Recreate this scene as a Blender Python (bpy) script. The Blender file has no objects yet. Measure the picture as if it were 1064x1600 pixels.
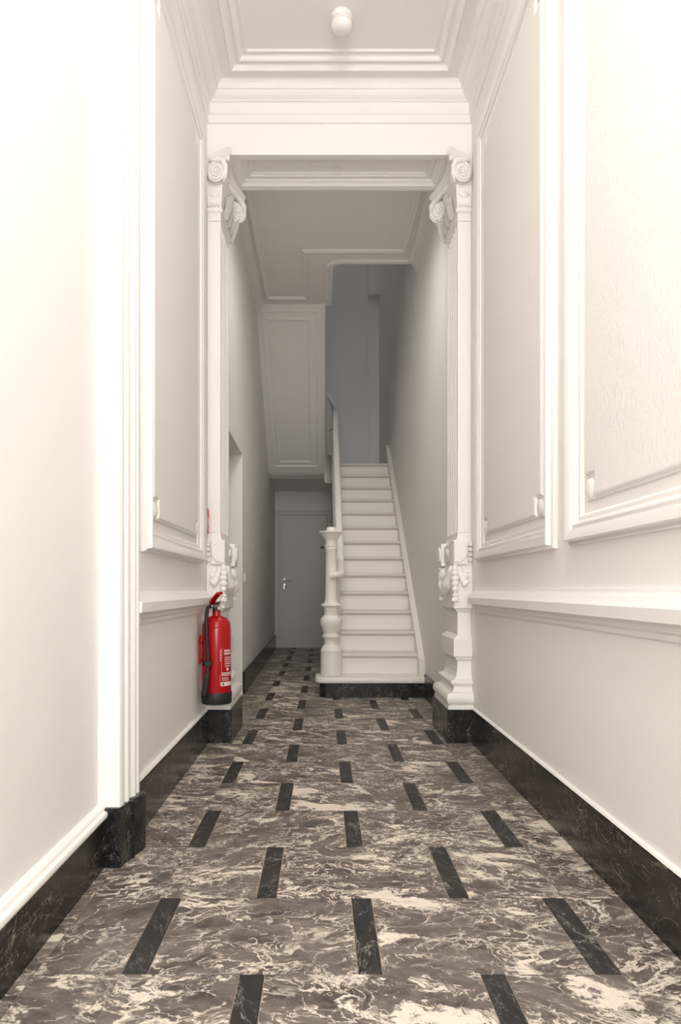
import bpy, bmesh, math, random
from mathutils import Vector, Matrix
R = math.radians
random.seed(7)
scn = bpy.context.scene
C = scn.collection

# ------------------------------------------------------------------ camera, world, lights, exposure
CAMZ = 0.92
F = 1064.0                                  # focal length in pixels of the 1064 x 1600 frame
cam_d = bpy.data.cameras.new('camera')
cam = bpy.data.objects.new('camera', cam_d); C.objects.link(cam)
cam.location = (0, 0, CAMZ); cam.rotation_euler = (R(90), 0, 0)
cam_d.sensor_fit = 'AUTO'; cam_d.sensor_width = 36.0
cam_d.lens = 36.0 * F / 1600.0
cam_d.shift_x = 27.0 / 1600.0
cam_d.shift_y = 120.0 / 1600.0
cam_d.clip_start = 0.02
scn.camera = cam

w = bpy.data.worlds.new('world'); scn.world = w; w.use_nodes = True
bg = w.node_tree.nodes['Background']
bg.inputs[0].default_value = (0.86, 0.93, 1.0, 1); bg.inputs[1].default_value = 0.12


def light(name, kind, loc, energy, col, rot=(0, 0, 0), size=1.0, size_y=None):
    d = bpy.data.lights.new(name, kind); d.energy = energy; d.color = col
    if kind == 'AREA':
        d.size = size
        if size_y: d.shape = 'RECTANGLE'; d.size_y = size_y
    else:
        d.shadow_soft_size = size
    o = bpy.data.objects.new(name, d); C.objects.link(o); o.location = loc; o.rotation_euler = rot
    return o


light('front_door_daylight', 'AREA', (0.10, -1.90, 1.9), 70, (1.0, 0.985, 0.965), (R(90), 0, 0), 1.3, 2.8)
light('hall_ceiling_lamp', 'POINT', (0.10, 0.75, 3.62), 36, (1.0, 0.965, 0.93), size=0.14)
light('corridor_fill', 'AREA', (0.10, 4.66, 3.80), 7.4, (1.0, 0.955, 0.90), (R(28), 0, 0), 0.6, 0.25).data.spread = R(128)  # unseen fill added behind the lintel to brighten the corridor and stairs
light('stairwell_skylight', 'AREA', (0.25, 8.6, 7.3), 3.5, (0.95, 0.98, 1.0), (0, 0, 0), 1.0, 2.6)

scn.view_settings.view_transform = 'Standard'
scn.view_settings.look = 'None'
scn.view_settings.gamma = 1.0
scn.view_settings.use_curve_mapping = False
scn.view_settings.exposure = 0.36
scn.cycles.diffuse_bounces = 7

# ------------------------------------------------------------------ materials


def lin(r, g, b):
    f = lambda c: (c / 255 / 12.92) if c / 255 <= 0.04045 else ((c / 255 + 0.055) / 1.055) ** 2.4
    return (f(r), f(g), f(b), 1)


def base_mat(name, col, rough=0.6, metal=0.0, spec=0.5):
    m = bpy.data.materials.new(name); m.use_nodes = True
    b = m.node_tree.nodes['Principled BSDF']
    b.inputs['Base Color'].default_value = col if len(col) == 4 else (*col, 1)
    b.inputs['Roughness'].default_value = rough
    b.inputs['Metallic'].default_value = metal
    b.inputs['Specular IOR Level'].default_value = spec
    return m, m.node_tree, b


def N(nt, kind, **kw):
    n = nt.nodes.new(kind)
    for k, v in kw.items():
        if k in n.inputs: n.inputs[k].default_value = v
        else: setattr(n, k, v)
    return n


def bumped(name, col, rough, scale, strength, dist=0.002, detail=3.0, mottling=0.03, spec=0.4):
    m, nt, b = base_mat(name, col, rough, spec=spec)
    tc = N(nt, 'ShaderNodeTexCoord')
    nz = N(nt, 'ShaderNodeTexNoise'); nz.inputs['Scale'].default_value = scale; nz.inputs['Detail'].default_value = detail
    nt.links.new(tc.outputs['Object'], nz.inputs['Vector'])
    bp = N(nt, 'ShaderNodeBump'); bp.inputs['Strength'].default_value = strength; bp.inputs['Distance'].default_value = dist
    nt.links.new(nz.outputs['Fac'], bp.inputs['Height']); nt.links.new(bp.outputs[0], b.inputs['Normal'])
    n2 = N(nt, 'ShaderNodeTexNoise'); n2.inputs['Scale'].default_value = 1.7; n2.inputs['Detail'].default_value = 4
    nt.links.new(tc.outputs['Object'], n2.inputs['Vector'])
    mr = N(nt, 'ShaderNodeMapRange')
    mr.inputs['To Min'].default_value = 1 - mottling; mr.inputs['To Max'].default_value = 1 + mottling
    nt.links.new(n2.outputs['Fac'], mr.inputs['Value'])
    mx = N(nt, 'ShaderNodeMix', data_type='RGBA', blend_type='MULTIPLY'); mx.inputs[0].default_value = 1
    mx.inputs[6].default_value = b.inputs['Base Color'].default_value
    nt.links.new(mr.outputs[0], mx.inputs[7]); nt.links.new(mx.outputs[2], b.inputs['Base Color'])
    return m


WHITE = (0.84, 0.822, 0.80, 1)
M = {}
M['wall'] = bumped('matt_wall_paint', WHITE, 0.75, 90, 0.25, 0.0015)
M['woodchip'] = bumped('textured_wallpaper', (0.83, 0.812, 0.79, 1), 0.8, 75, 0.55, 0.004, 2.0)
M['trim'] = bumped('satin_trim_paint', (0.86, 0.845, 0.825, 1), 0.42, 12, 0.05, 0.002)
M['ceil'] = bumped('ceiling_paint', (0.835, 0.818, 0.80, 1), 0.7, 40, 0.08, 0.001)
M['plaster'] = bumped('painted_plaster_relief', (0.85, 0.833, 0.81, 1), 0.5, 60, 0.15, 0.002)
M['door'] = bumped('satin_door_paint', (0.62, 0.595, 0.57, 1), 0.4, 10, 0.05, 0.001)
M['stair'] = bumped('stair_paint', (0.83, 0.80, 0.76, 1), 0.38, 14, 0.08, 0.002)
M['step'] = bumped('shaded_step_paint', (0.72, 0.685, 0.63, 1), 0.42, 14, 0.08, 0.002, mottling=0.06)  # stair paint darkened for treads: shading from the light angle put into the colour
M['grout'] = bumped('pale_grout', lin(165, 150, 134), 0.85, 120, 0.2, 0.0005)
M['red'] = base_mat('red_enamel', lin(168, 6, 14), 0.2)[0]
M['rubber'] = base_mat('black_rubber', lin(30, 29, 28), 0.55)[0]
M['chrome'] = base_mat('brushed_steel', (0.62, 0.60, 0.57), 0.28, 1.0)[0]
M['darkmetal'] = base_mat('dark_metal', (0.10, 0.095, 0.09), 0.4, 0.8)[0]
M['print'] = base_mat('white_print', lin(225, 215, 205), 0.5)[0]
M['signred'] = base_mat('sign_red', lin(205, 70, 55), 0.45)[0]
M['plastic'] = base_mat('white_plastic', (0.80, 0.78, 0.75), 0.35)[0]
M['opal'] = base_mat('opal_glass', (0.84, 0.82, 0.79), 0.22)[0]


def marble(name, base, base2, vein, scale, stretch, vein_w, patch, rough, amount=1.0, fine_w=0.03, warp=0.9):
    """veined stone: each piece takes its own spot of the pattern through the object's random number"""
    m, nt, b = base_mat(name, base, rough, spec=0.38)
    L = nt.links.new
    tc = N(nt, 'ShaderNodeTexCoord'); oi = N(nt, 'ShaderNodeObjectInfo')
    off = N(nt, 'ShaderNodeVectorMath', operation='SCALE'); off.inputs[0].default_value = (37.0, 91.0, 53.0)
    L(oi.outputs['Random'], off.inputs['Scale'])
    add = N(nt, 'ShaderNodeVectorMath', operation='ADD')
    L(tc.outputs['Object'], add.inputs[0]); L(off.outputs[0], add.inputs[1])
    ang = N(nt, 'ShaderNodeMapRange'); ang.inputs['To Min'].default_value = -0.5; ang.inputs['To Max'].default_value = 0.7
    L(oi.outputs['Random'], ang.inputs['Value'])
    rot = N(nt, 'ShaderNodeVectorRotate', rotation_type='Z_AXIS'); L(add.outputs[0], rot.inputs['Vector']); L(ang.outputs[0], rot.inputs['Angle'])
    mp = N(nt, 'ShaderNodeMapping'); mp.inputs['Scale'].default_value = stretch
    L(rot.outputs[0], mp.inputs['Vector'])
    # domain warp
    wn = N(nt, 'ShaderNodeTexNoise'); wn.inputs['Scale'].default_value = scale * 0.9; wn.inputs['Detail'].default_value = 5
    L(mp.outputs[0], wn.inputs['Vector'])
    ws = N(nt, 'ShaderNodeVectorMath', operation='SCALE'); ws.inputs['Scale'].default_value = warp / scale
    sb = N(nt, 'ShaderNodeVectorMath', operation='SUBTRACT'); sb.inputs[1].default_value = (0.5, 0.5, 0.5)
    L(wn.outputs['Color'], sb.inputs[0]); L(sb.outputs[0], ws.inputs[0])
    wp = N(nt, 'ShaderNodeVectorMath', operation='ADD'); L(mp.outputs[0], wp.inputs[0]); L(ws.outputs[0], wp.inputs[1])

    w2 = N(nt, 'ShaderNodeTexNoise'); w2.inputs['Scale'].default_value = scale * 5; w2.inputs['Detail'].default_value = 4
    L(wp.outputs[0], w2.inputs['Vector'])
    s2 = N(nt, 'ShaderNodeVectorMath', operation='SUBTRACT'); s2.inputs[1].default_value = (0.5, 0.5, 0.5); L(w2.outputs['Color'], s2.inputs[0])
    g2 = N(nt, 'ShaderNodeVectorMath', operation='SCALE'); g2.inputs['Scale'].default_value = 0.30 / scale; L(s2.outputs[0], g2.inputs[0])
    wq = N(nt, 'ShaderNodeVectorMath', operation='ADD'); L(wp.outputs[0], wq.inputs[0]); L(g2.outputs[0], wq.inputs[1]); wp = wq

    def vein_layer(sc, width, rough_=0.55, soft=3.0):
        n = N(nt, 'ShaderNodeTexNoise'); n.inputs['Scale'].default_value = sc; n.inputs['Detail'].default_value = 6; n.inputs['Roughness'].default_value = rough_
        L(wp.outputs[0], n.inputs['Vector'])
        s = N(nt, 'ShaderNodeMath', operation='SUBTRACT'); s.inputs[1].default_value = 0.5; L(n.outputs['Fac'], s.inputs[0])
        a = N(nt, 'ShaderNodeMath', operation='ABSOLUTE'); L(s.outputs[0], a.inputs[0])
        r = N(nt, 'ShaderNodeMapRange', interpolation_type='SMOOTHSTEP')
        r.inputs['From Min'].default_value = 0.0; r.inputs['From Max'].default_value = width
        r.inputs['To Min'].default_value = 1.0; r.inputs['To Max'].default_value = 0.0
        L(a.outputs[0], r.inputs['Value'])
        return r.outputs[0]

    def mask(sc, lo, hi):
        n = N(nt, 'ShaderNodeTexNoise'); n.inputs['Scale'].default_value = sc; n.inputs['Detail'].default_value = 4
        L(mp.outputs[0], n.inputs['Vector'])
        r = N(nt, 'ShaderNodeMapRange', interpolation_type='SMOOTHSTEP'); r.inputs['From Min'].default_value = lo; r.inputs['From Max'].default_value = hi
        L(n.outputs['Fac'], r.inputs['Value'])
        return r.outputs[0]

    def mul(a, c):
        n = N(nt, 'ShaderNodeMath', operation='MULTIPLY'); L(a, n.inputs[0])
        if isinstance(c, float): n.inputs[1].default_value = c
        else: L(c, n.inputs[1])
        return n.outputs[0]

    def mx(a, c):
        n = N(nt, 'ShaderNodeMath', operation='MAXIMUM'); L(a, n.inputs[0]); L(c, n.inputs[1]); return n.outputs[0]

    def crack(sc, width):
        vo = N(nt, 'ShaderNodeTexVoronoi', feature='DISTANCE_TO_EDGE'); vo.inputs['Scale'].default_value = sc
        L(wp.outputs[0], vo.inputs['Vector'])
        r = N(nt, 'ShaderNodeMapRange', interpolation_type='SMOOTHSTEP'); r.inputs['From Max'].default_value = width
        r.inputs['To Min'].default_value = 1.0; r.inputs['To Max'].default_value = 0.0
        L(vo.outputs['Distance'], r.inputs['Value']); return r.outputs[0]

    v1 = mul(vein_layer(scale * 1.0, vein_w), mask(scale * 0.7, 0.44, 0.60))
    v2 = mul(vein_layer(scale * 2.6, fine_w), mask(scale * 1.0, 0.36, 0.56))
    v3 = mul(crack(scale * 1.9, fine_w * 1.1), mask(scale * 1.4, 0.42, 0.58))
    v4 = mul(crack(scale * 4.0, fine_w * 2.2), mask(scale * 2.0, 0.46, 0.66))
    tot = mx(mx(v1, v4), mx(mul(v2, 0.9), mul(v3, 0.9)))
    if patch > 0:
        pn = N(nt, 'ShaderNodeTexNoise'); pn.inputs['Scale'].default_value = scale * 1.3; pn.inputs['Detail'].default_value = 12; pn.inputs['Roughness'].default_value = 0.76
        L(wp.outputs[0], pn.inputs['Vector'])
        pr = N(nt, 'ShaderNodeMapRange', interpolation_type='SMOOTHSTEP'); pr.inputs['From Min'].default_value = patch; pr.inputs['From Max'].default_value = patch + 0.045
        pj = N(nt, 'ShaderNodeMath', operation='MULTIPLY_ADD'); pj.inputs[1].default_value = 0.09; pj.inputs[2].default_value = -0.045; L(oi.outputs['Random'], pj.inputs[0])
        pa = N(nt, 'ShaderNodeMath', operation='ADD'); L(pn.outputs['Fac'], pa.inputs[0]); L(pj.outputs[0], pa.inputs[1])
        L(pa.outputs[0], pr.inputs['Value'])
        tot = mx(tot, mul(pr.outputs[0], 0.95))
    tot = mul(tot, float(amount))
    cn = N(nt, 'ShaderNodeTexNoise'); cn.inputs['Scale'].default_value = scale * 2.4; cn.inputs['Detail'].default_value = 12; cn.inputs['Roughness'].default_value = 0.8
    L(wp.outputs[0], cn.inputs['Vector'])
    cr = N(nt, 'ShaderNodeMapRange'); cr.inputs['From Min'].default_value = 0.38; cr.inputs['From Max'].default_value = 0.62
    L(cn.outputs['Fac'], cr.inputs['Value'])
    c0 = N(nt, 'ShaderNodeMix', data_type='RGBA'); c0.inputs[6].default_value = base; c0.inputs[7].default_value = base2
    L(cr.outputs[0], c0.inputs[0])
    c1 = N(nt, 'ShaderNodeMix', data_type='RGBA'); c1.inputs[7].default_value = vein
    L(tot, c1.inputs[0]); L(c0.outputs[2], c1.inputs[6])
    L(c1.outputs[2], b.inputs['Base Color'])
    return m


M['marble'] = marble('grey_veined_marble', lin(70, 64, 60), lin(126, 116, 109), lin(228, 218, 203), 4.6, (0.75, 1.2, 1), 0.024, 0.555, 0.42, fine_w=0.018)
M['insert'] = marble('dark_insert_marble', lin(32, 31, 32), lin(50, 48, 47), lin(185, 177, 167), 6.0, (1.3, 0.5, 1), 0.008, 0, 0.5, 0.55, 0.006)
M['black'] = marble('black_marble_lit_side', lin(26, 23, 22), lin(48, 41, 37), lin(190, 176, 160), 4.5, (1, 0.55, 1), 0.008, 0, 0.24, 0.52, 0.006)  # side faces: brownish cast of the light is mixed into the black marble
M['blackface'] = marble('black_marble_dark_front', lin(19, 19, 21), lin(36, 35, 36), lin(160, 152, 142), 9.0, (1, 1, 0.7), 0.007, 0, 0.24, 0.55, 0.006)  # same marble as the skirting, darker look of its front faces painted in

# ------------------------------------------------------------------ mesh helpers


def obj(name, bm, mat=None, parent=None, smooth=False, recalc=True):
    if recalc: bmesh.ops.recalc_face_normals(bm, faces=bm.faces)
    if smooth == 'auto':
        bm.edges.ensure_lookup_table()
        for f in bm.faces: f.smooth = True
        for e in bm.edges:
            if len(e.link_faces) == 2 and e.calc_face_angle(0) > R(38): e.smooth = False
    elif smooth:
        for f in bm.faces: f.smooth = True
    me = bpy.data.meshes.new(name); bm.to_mesh(me); bm.free()
    if mat: me.materials.append(mat)
    o = bpy.data.objects.new(name, me); C.objects.link(o)
    if parent: o.parent = parent
    return o


def empty(name, loc=(0, 0, 0)):
    o = bpy.data.objects.new(name, None); C.objects.link(o); o.location = loc; o.empty_display_size = 0.1
    return o


def tag(o, label=None, cat=None, group=None, kind=None):
    if label: o['label'] = label
    if cat: o['category'] = cat
    if group: o['group'] = group
    if kind: o['kind'] = kind
    return o


def B(): return bmesh.new()


def box(bm, x0, x1, y0, y1, z0, z1):
    v = [bm.verts.new(p) for p in ((x0, y0, z0), (x1, y0, z0), (x1, y1, z0), (x0, y1, z0), (x0, y0, z1), (x1, y0, z1), (x1, y1, z1), (x0, y1, z1))]
    for f in ((0, 3, 2, 1), (4, 5, 6, 7), (0, 1, 5, 4), (1, 2, 6, 5), (2, 3, 7, 6), (3, 0, 4, 7)): bm.faces.new([v[i] for i in f])
    return bm


def cbox(bm, x0, x1, y0, y1, z0, z1, c=0.004):
    """box with all edges bevelled"""
    t = bmesh.new(); box(t, x0, x1, y0, y1, z0, z1)
    bmesh.ops.bevel(t, geom=t.edges[:], offset=c, segments=2, affect='EDGES', profile=0.6)
    me = bpy.data.meshes.new('tmp'); t.to_mesh(me); t.free(); bm.from_mesh(me); bpy.data.meshes.remove(me)
    return bm


def prism(bm, pts, z0, z1):
    """footprint polygon extruded upward"""
    a = [bm.verts.new((x, y, z0)) for x, y in pts]; b = [bm.verts.new((x, y, z1)) for x, y in pts]
    n = len(pts)
    for i in range(n): bm.faces.new((a[i], a[(i + 1) % n], b[(i + 1) % n], b[i]))
    bm.faces.new(a[::-1]); bm.faces.new(b)
    return bm


def prism_x(bm, pts, x0, x1):
    """polygon in the y-z plane extruded along x"""
    a = [bm.verts.new((x0, y, z)) for y, z in pts]; b = [bm.verts.new((x1, y, z)) for y, z in pts]
    n = len(pts)
    for i in range(n): bm.faces.new((a[i], a[(i + 1) % n], b[(i + 1) % n], b[i]))
    bm.faces.new(a[::-1]); bm.faces.new(b)
    return bm


def rings(bm, rs, cap0=True, cap1=True):
    """loft through closed rings of equal count"""
    vr = [[bm.verts.new(p) for p in r] for r in rs]
    n = len(rs[0])
    for a, b in zip(vr, vr[1:]):
        for i in range(n): bm.faces.new((a[i], a[(i + 1) % n], b[(i + 1) % n], b[i]))
    if cap0: bm.faces.new(vr[0][::-1])
    if cap1: bm.faces.new(vr[-1])
    return bm


def lathe(bm, prof, cx=0, cy=0, cz=0, seg=32, mat=None):
    """prof: (r, z); axis z; mat: optional Matrix applied to every point"""
    rs = []
    for r, z in prof:
        r = max(r, 0.0004)
        ring = [Vector((r * math.cos(2 * math.pi * i / seg), r * math.sin(2 * math.pi * i / seg), z)) for i in range(seg)]
        if mat: ring = [mat @ p for p in ring]
        rs.append([(p.x + cx, p.y + cy, p.z + cz) for p in ring])
    return rings(bm, rs)


def tube(bm, pts, r, seg=10, closed=False, flat=1.0, up=None):
    """tube along points; r number or list; flat squashes along 'up'"""
    pts = [Vector(p) for p in pts]; n = len(pts)
    rad = r if isinstance(r, (list, tuple)) else [r] * n
    rs = []; prev = None
    for i, p in enumerate(pts):
        t = (pts[(i + 1) % n] - pts[i - 1]) if closed else (pts[min(i + 1, n - 1)] - pts[max(i - 1, 0)])
        t.normalize()
        u = Vector(up) if up is not None else (prev if prev is not None else (Vector((0, 0, 1)) if abs(t.z) < 0.9 else Vector((1, 0, 0))))
        a = u - t * u.dot(t)
        if a.length < 1e-5: a = Vector((1, 0, 0)) - t * t.x
        a.normalize(); b = t.cross(a); prev = a
        rs.append([tuple(p + (a * math.cos(2 * math.pi * k / seg) * flat + b * math.sin(2 * math.pi * k / seg)) * rad[i]) for k in range(seg)])
    if closed:
        rs.append(rs[0]); rings(bm, rs, False, False); bmesh.ops.remove_doubles(bm, verts=bm.verts, dist=1e-6)
    else: rings(bm, rs)
    return bm


def sweep(bm, path, prof, O, U, V, Nn, closed=True):
    """moulding: path (u,v) in the plane O,U,V; prof = closed outline of (offset to the left of travel, height along N)"""
    O, U, V, Nn = Vector(O), Vector(U), Vector(V), Vector(Nn)
    n = len(path); rs = []
    P = [Vector(p) for p in path]
    for i in range(n):
        if closed or 0 < i < n - 1:
            d0 = (P[i] - P[i - 1]).normalized(); d1 = (P[(i + 1) % n] - P[i]).normalized()
        elif i == 0: d0 = d1 = (P[1] - P[0]).normalized()
        else: d0 = d1 = (P[-1] - P[-2]).normalized()
        n0 = Vector((-d0.y, d0.x)); n1 = Vector((-d1.y, d1.x))
        m = (n0 + n1); m.normalize(); k = 1.0 / max(m.dot(n0), 0.3)
        rs.append([tuple(O + U * (P[i].x + m.x * k * w_) + V * (P[i].y + m.y * k * w_) + Nn * h) for w_, h in prof])
    if closed: rs.append(rs[0])
    rings(bm, rs, not closed, not closed)
    if closed: bmesh.ops.remove_doubles(bm, verts=bm.verts, dist=1e-7)
    return bm


def rect(u0, u1, v0, v1): return [(u0, v0), (u1, v0), (u1, v1), (u0, v1)]


def notched(u0, u1, v0, v1, r=0.05, t=0.022):
    """rectangle whose corners are cut by a small fillet and a concave quarter round (counter-clockwise)"""
    out = []
    for cx, cy, sx, sy in ((u0, v0, 1, 1), (u1, v0, -1, 1), (u1, v1, -1, -1), (u0, v1, 1, -1)):
        arc = [(cx + sx * r * math.cos(a), cy + sy * r * math.sin(a)) for a in [i * math.pi / 2 / 7 for i in range(8)]]
        # arc from the horizontal edge (angle 0) to the vertical edge (angle 90), with fillets stepping in
        c = [(cx + sx * (r + t), cy), (cx + sx * (r + t), cy + sy * t)]
        c += [(cx + sx * (t + r * math.cos(a)), cy + sy * (t + r * math.sin(a))) for a in [i * math.pi / 2 / 7 for i in range(8)]]
        c += [(cx + sx * t, cy + sy * (r + t)), (cx, cy + sy * (r + t))]
        c2 = []
        for p in c:
            if not c2 or (abs(p[0] - c2[-1][0]) + abs(p[1] - c2[-1][1])) > 1e-6: c2.append(p)
        if (sx, sy) in ((1, 1), (-1, -1)): c2 = c2[::-1]
        out += c2
    return out


def text_mesh(body, size, extrude=0.0006):
    cu = bpy.data.curves.new('lettering', 'FONT'); cu.body = body; cu.size = size; cu.extrude = extrude
    o = bpy.data.objects.new('lettering', cu); C.objects.link(o)
    dg = bpy.context.evaluated_depsgraph_get()
    me = bpy.data.meshes.new_from_object(o.evaluated_get(dg))
    bpy.data.objects.remove(o); bpy.data.curves.remove(cu)
    return me


# ------------------------------------------------------------------ key dimensions (metres)
XRC = 0.866                     # right wall beyond the arch
XL, XR = -0.705, 0.900          # hall walls
XV = -0.745                     # wall of the entrance bay on the left
YF = -2.0                       # front wall, behind the camera
YA = 4.13                       # hall side of the arch
YB = 4.50                       # corridor side of the arch
YE = 10.64                      # end wall
ZC = 3.976                      # ceiling
ZT = 7.6                        # top of the stairwell
xl = lambda d: -0.700 - (d - 5.9) * 0.0115   # corridor's left wall runs slightly off the axis

# ------------------------------------------------------------------ floor: bed and tiles
fl = obj('floor', box(B(), -1.1, 1.2, YF, YE + 0.1, -0.12, -0.0025), M['grout'])
tag(fl, 'grey veined marble floor with dark upright inserts between the tiles', 'floor', kind='structure')
tile_mesh = {}


def tile(x0, x1, y0, y1, mat='marble', name='tile'):
    g = 0.0011
    w_, l_ = round(x1 - x0 - 2 * g, 4), round(y1 - y0 - 2 * g, 4)
    key = (w_, l_, mat)
    if key not in tile_mesh:
        b = B(); c = 0.0008
        rs = [[(-w_ / 2, -l_ / 2, z), (w_ / 2, -l_ / 2, z), (w_ / 2, l_ / 2, z), (-w_ / 2, l_ / 2, z)] for z in (-0.012, -c)]
        rs.append([(sx * (w_ / 2 - c), sy * (l_ / 2 - c), 0) for sx, sy in ((-1, -1), (1, -1), (1, 1), (-1, 1))])
        rings(b, rs, False, True)
        o = obj(name, b, M[mat], fl); tile_mesh[key] = o.data
    else:
        o = bpy.data.objects.new(name, tile_mesh[key]); C.objects.link(o); o.parent = fl
    o.location = ((x0 + x1) / 2, (y0 + y1) / 2, random.uniform(-0.0002, 0.0002))
    return o


YR = lambda k: 1.626 + 0.4003 * k
cols_a = [(-0.484, -0.421, 'insert'), (-0.421, 0.083, 'marble'), (0.083, 0.143, 'insert'), (0.143, 0.650, 'marble'), (0.650, 0.716, 'insert')]
cols_b = [(-0.484, -0.200, 'marble'), (-0.200, -0.139, 'insert'), (-0.139, 0.375, 'marble'), (0.375, 0.435, 'insert'), (0.435, 0.716, 'marble')]
for k in range(-4, 23):
    y0, y1 = YR(k), min(YR(k + 1), YE)
    for x0, x1, mt in (cols_a if k % 2 == 0 else cols_b):
        if y0 > 6.0 and x0 > 0.12: continue
        tile(x0, x1, y0, y1, mt, 'insert_tile' if mt == 'insert' else 'tile')
    if k % 2 == 0:
        ye = min(YR(k + 2), YE)
        far = xl(y0) - 0.02 if y0 > 4.4 else -0.69
        tile(far, -0.484, y0, ye)
        if y0 < 2.3: tile(XV, -0.69, y0, ye)
    else:
        ye = min(YR(k + 2), YE)
        if y0 < 6.0: tile(0.716, XR, y0, ye)

# ------------------------------------------------------------------ walls
tag(obj('wall_left', box(B(), XL - 0.3, XL, 2.275, YB + 0.1, 0, ZC + 0.1), M['wall']), 'white left wall of the hall behind the extinguisher', 'wall', kind='structure')
wc = empty('wall_corridor'); tag(wc, 'white corridor wall with the side doorway, left of the stairs', 'wall', kind='structure')
for nm, y0, y1, z0, z1 in (('wall_section', YB + 0.1, 4.98, 0, ZC + 0.1), ('door_head', 4.98, 5.9, 2.08, ZC + 0.1), ('wall_section', 5.9, YE, 0, ZT)):
    obj(nm, prism(B(), [(xl(y0) - 0.3, y0), (xl(y0), y0), (xl(y1), y1), (xl(y1) - 0.3, y1)], z0, z1), M['wall'], wc)
tag(obj('wall_entrance', box(B(), XV - 0.3, XV, YF, 2.26, 0, ZC + 0.1), M['wall']), 'plain white wall nearest the viewer on the left', 'wall', kind='structure')
tag(obj('wall_right', box(B(), XR, XR + 0.3, YF, YB + 0.1, 0, ZC + 0.1), M['wall']), 'long white right wall of the hall behind the moulded panels', 'wall', kind='structure')
tag(obj('wall_stairs', box(B(), XRC, XR + 0.3, YB + 0.1, YE + 0.2, 0, ZT), M['wall']), 'white wall rising along the right side of the stairs', 'wall', kind='structure')
we = obj('wall_end', box(B(), -1.05, XR, YE, YE + 0.2, 0, ZT), M['wall'])
tag(we, 'white end wall behind the door and the stairs', 'wall', kind='structure')
b = B(); box(b, 0.700, XRC + 0.01, YE - 0.05, YE, 2.5, ZT)
obj('pipe_casing', b, M['wall'], we)
b = B(); cbox(b, 0.695, XRC + 0.01, YE - 0.15, YE, 5.46, 6.6, 0.01)
obj('beam_end', b, M['wall'], we)
tag(obj('wall_front', box(B(), -1.05, 1.2, YF - 0.2, YF, 0, ZC + 0.1), M['wall']), 'white wall behind the viewer', 'wall', kind='structure')
# arch head between the pilasters
wm = obj('wall_middle', box(B(), XL, XR, YA, YB, 3.600, ZC + 0.1), M['trim'])
tag(wm, 'white lintel spanning the opening between the two pilasters', 'wall', kind='structure')
# coffered underside: flat border, then two steps up to the field
prof = [(0, 0), (0, 0.0472), (0.036, 0.0472), (0.038, 0.044), (0.044, 0.038), (0.056, 0.030), (0.062, 0.028), (0.064, 0.018), (0.095, 0.018), (0.097, 0.012), (0.104, 0.010), (0.112, 0.004), (0.114, 0)]
b = B(); sweep(b, rect(XL, XR, YA, YB), [(0, 0), (0, 0.048), (0.028, 0.048), (0.028, 0)], (0, 0, 3.600), (1, 0, 0), (0, 1, 0), (0, 0, -1))
obj('soffit_border', b, M['trim'], wm)
b = B(); sweep(b, rect(-0.565, 0.765, YA + 0.012, YB - 0.012), prof, (0, 0, 3.600), (1, 0, 0), (0, 1, 0), (0, 0, -1))
obj('soffit_moulding', b, M['trim'], wm)
for x0, x1 in ((XL, -0.56), (0.76, XR)): obj('soffit_end', box(B(), x0, x1, YA + 0.003, YB - 0.003, 3.5535, 3.5995), M['trim'], wm)
hk = empty('ceiling_hook', (0.097, 4.31, 3.600)); tag(hk, 'small white hook hanging under the lintel soffit', 'hook')
obj('base', lathe(B(), [(0, 0), (0.012, 0), (0.012, -0.006), (0.004, -0.009)], seg=16), M['plastic'], hk)
b = B(); tube(b, [(0, 0, -0.006), (0, 0, -0.03), (0.004, 0, -0.038), (0.010, 0, -0.036), (0.012, 0, -0.028)], 0.0035, 8); obj('shank', b, M['plastic'], hk, True)

# ------------------------------------------------------------------ hall ceiling with its cornice
prof = [(-0.004, 3.7345), (.012, 3.740), (.012, 3.785), (.020, 3.790), (.022, 3.853), (.034, 3.856), (.036, 3.862), (.044, 3.866), (.056, 3.874),
        (.066, 3.886), (.070, 3.898), (.078, 3.900), (.080, 3.914), (.085, 3.926), (.094, 3.935), (.100, 3.944), (.110, 3.945), (.160, 3.938), (.168, 3.930), (.174, 3.930),
        (.180, 3.940), (.190, 3.952), (.200, 3.956), (.214, 3.952), (.220, 3.948), (.228, 3.952), (.236, 3.966), (.246, 3.971), (.262, 3.967), (.270, 3.966), (.276, 3.976)]
b = B(); rs = []
for e, z in prof: rs.append([(XL + e, YF + e, z), (XR - e, YF + e, z), (XR - e, YA - e, z), (XL + e, YA - e, z)])
rings(b, rs, False, True)
hc = obj('ceiling', b, M['ceil'], recalc=False)
tag(hc, 'white hall ceiling with a stepped cornice along its edges', 'ceiling', kind='structure')
b = B(); box(b, -1.05, XR + 0.3, YF, YA, ZC + 0.02, ZC + 0.12); obj('slab', b, M['ceil'], hc)

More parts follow.
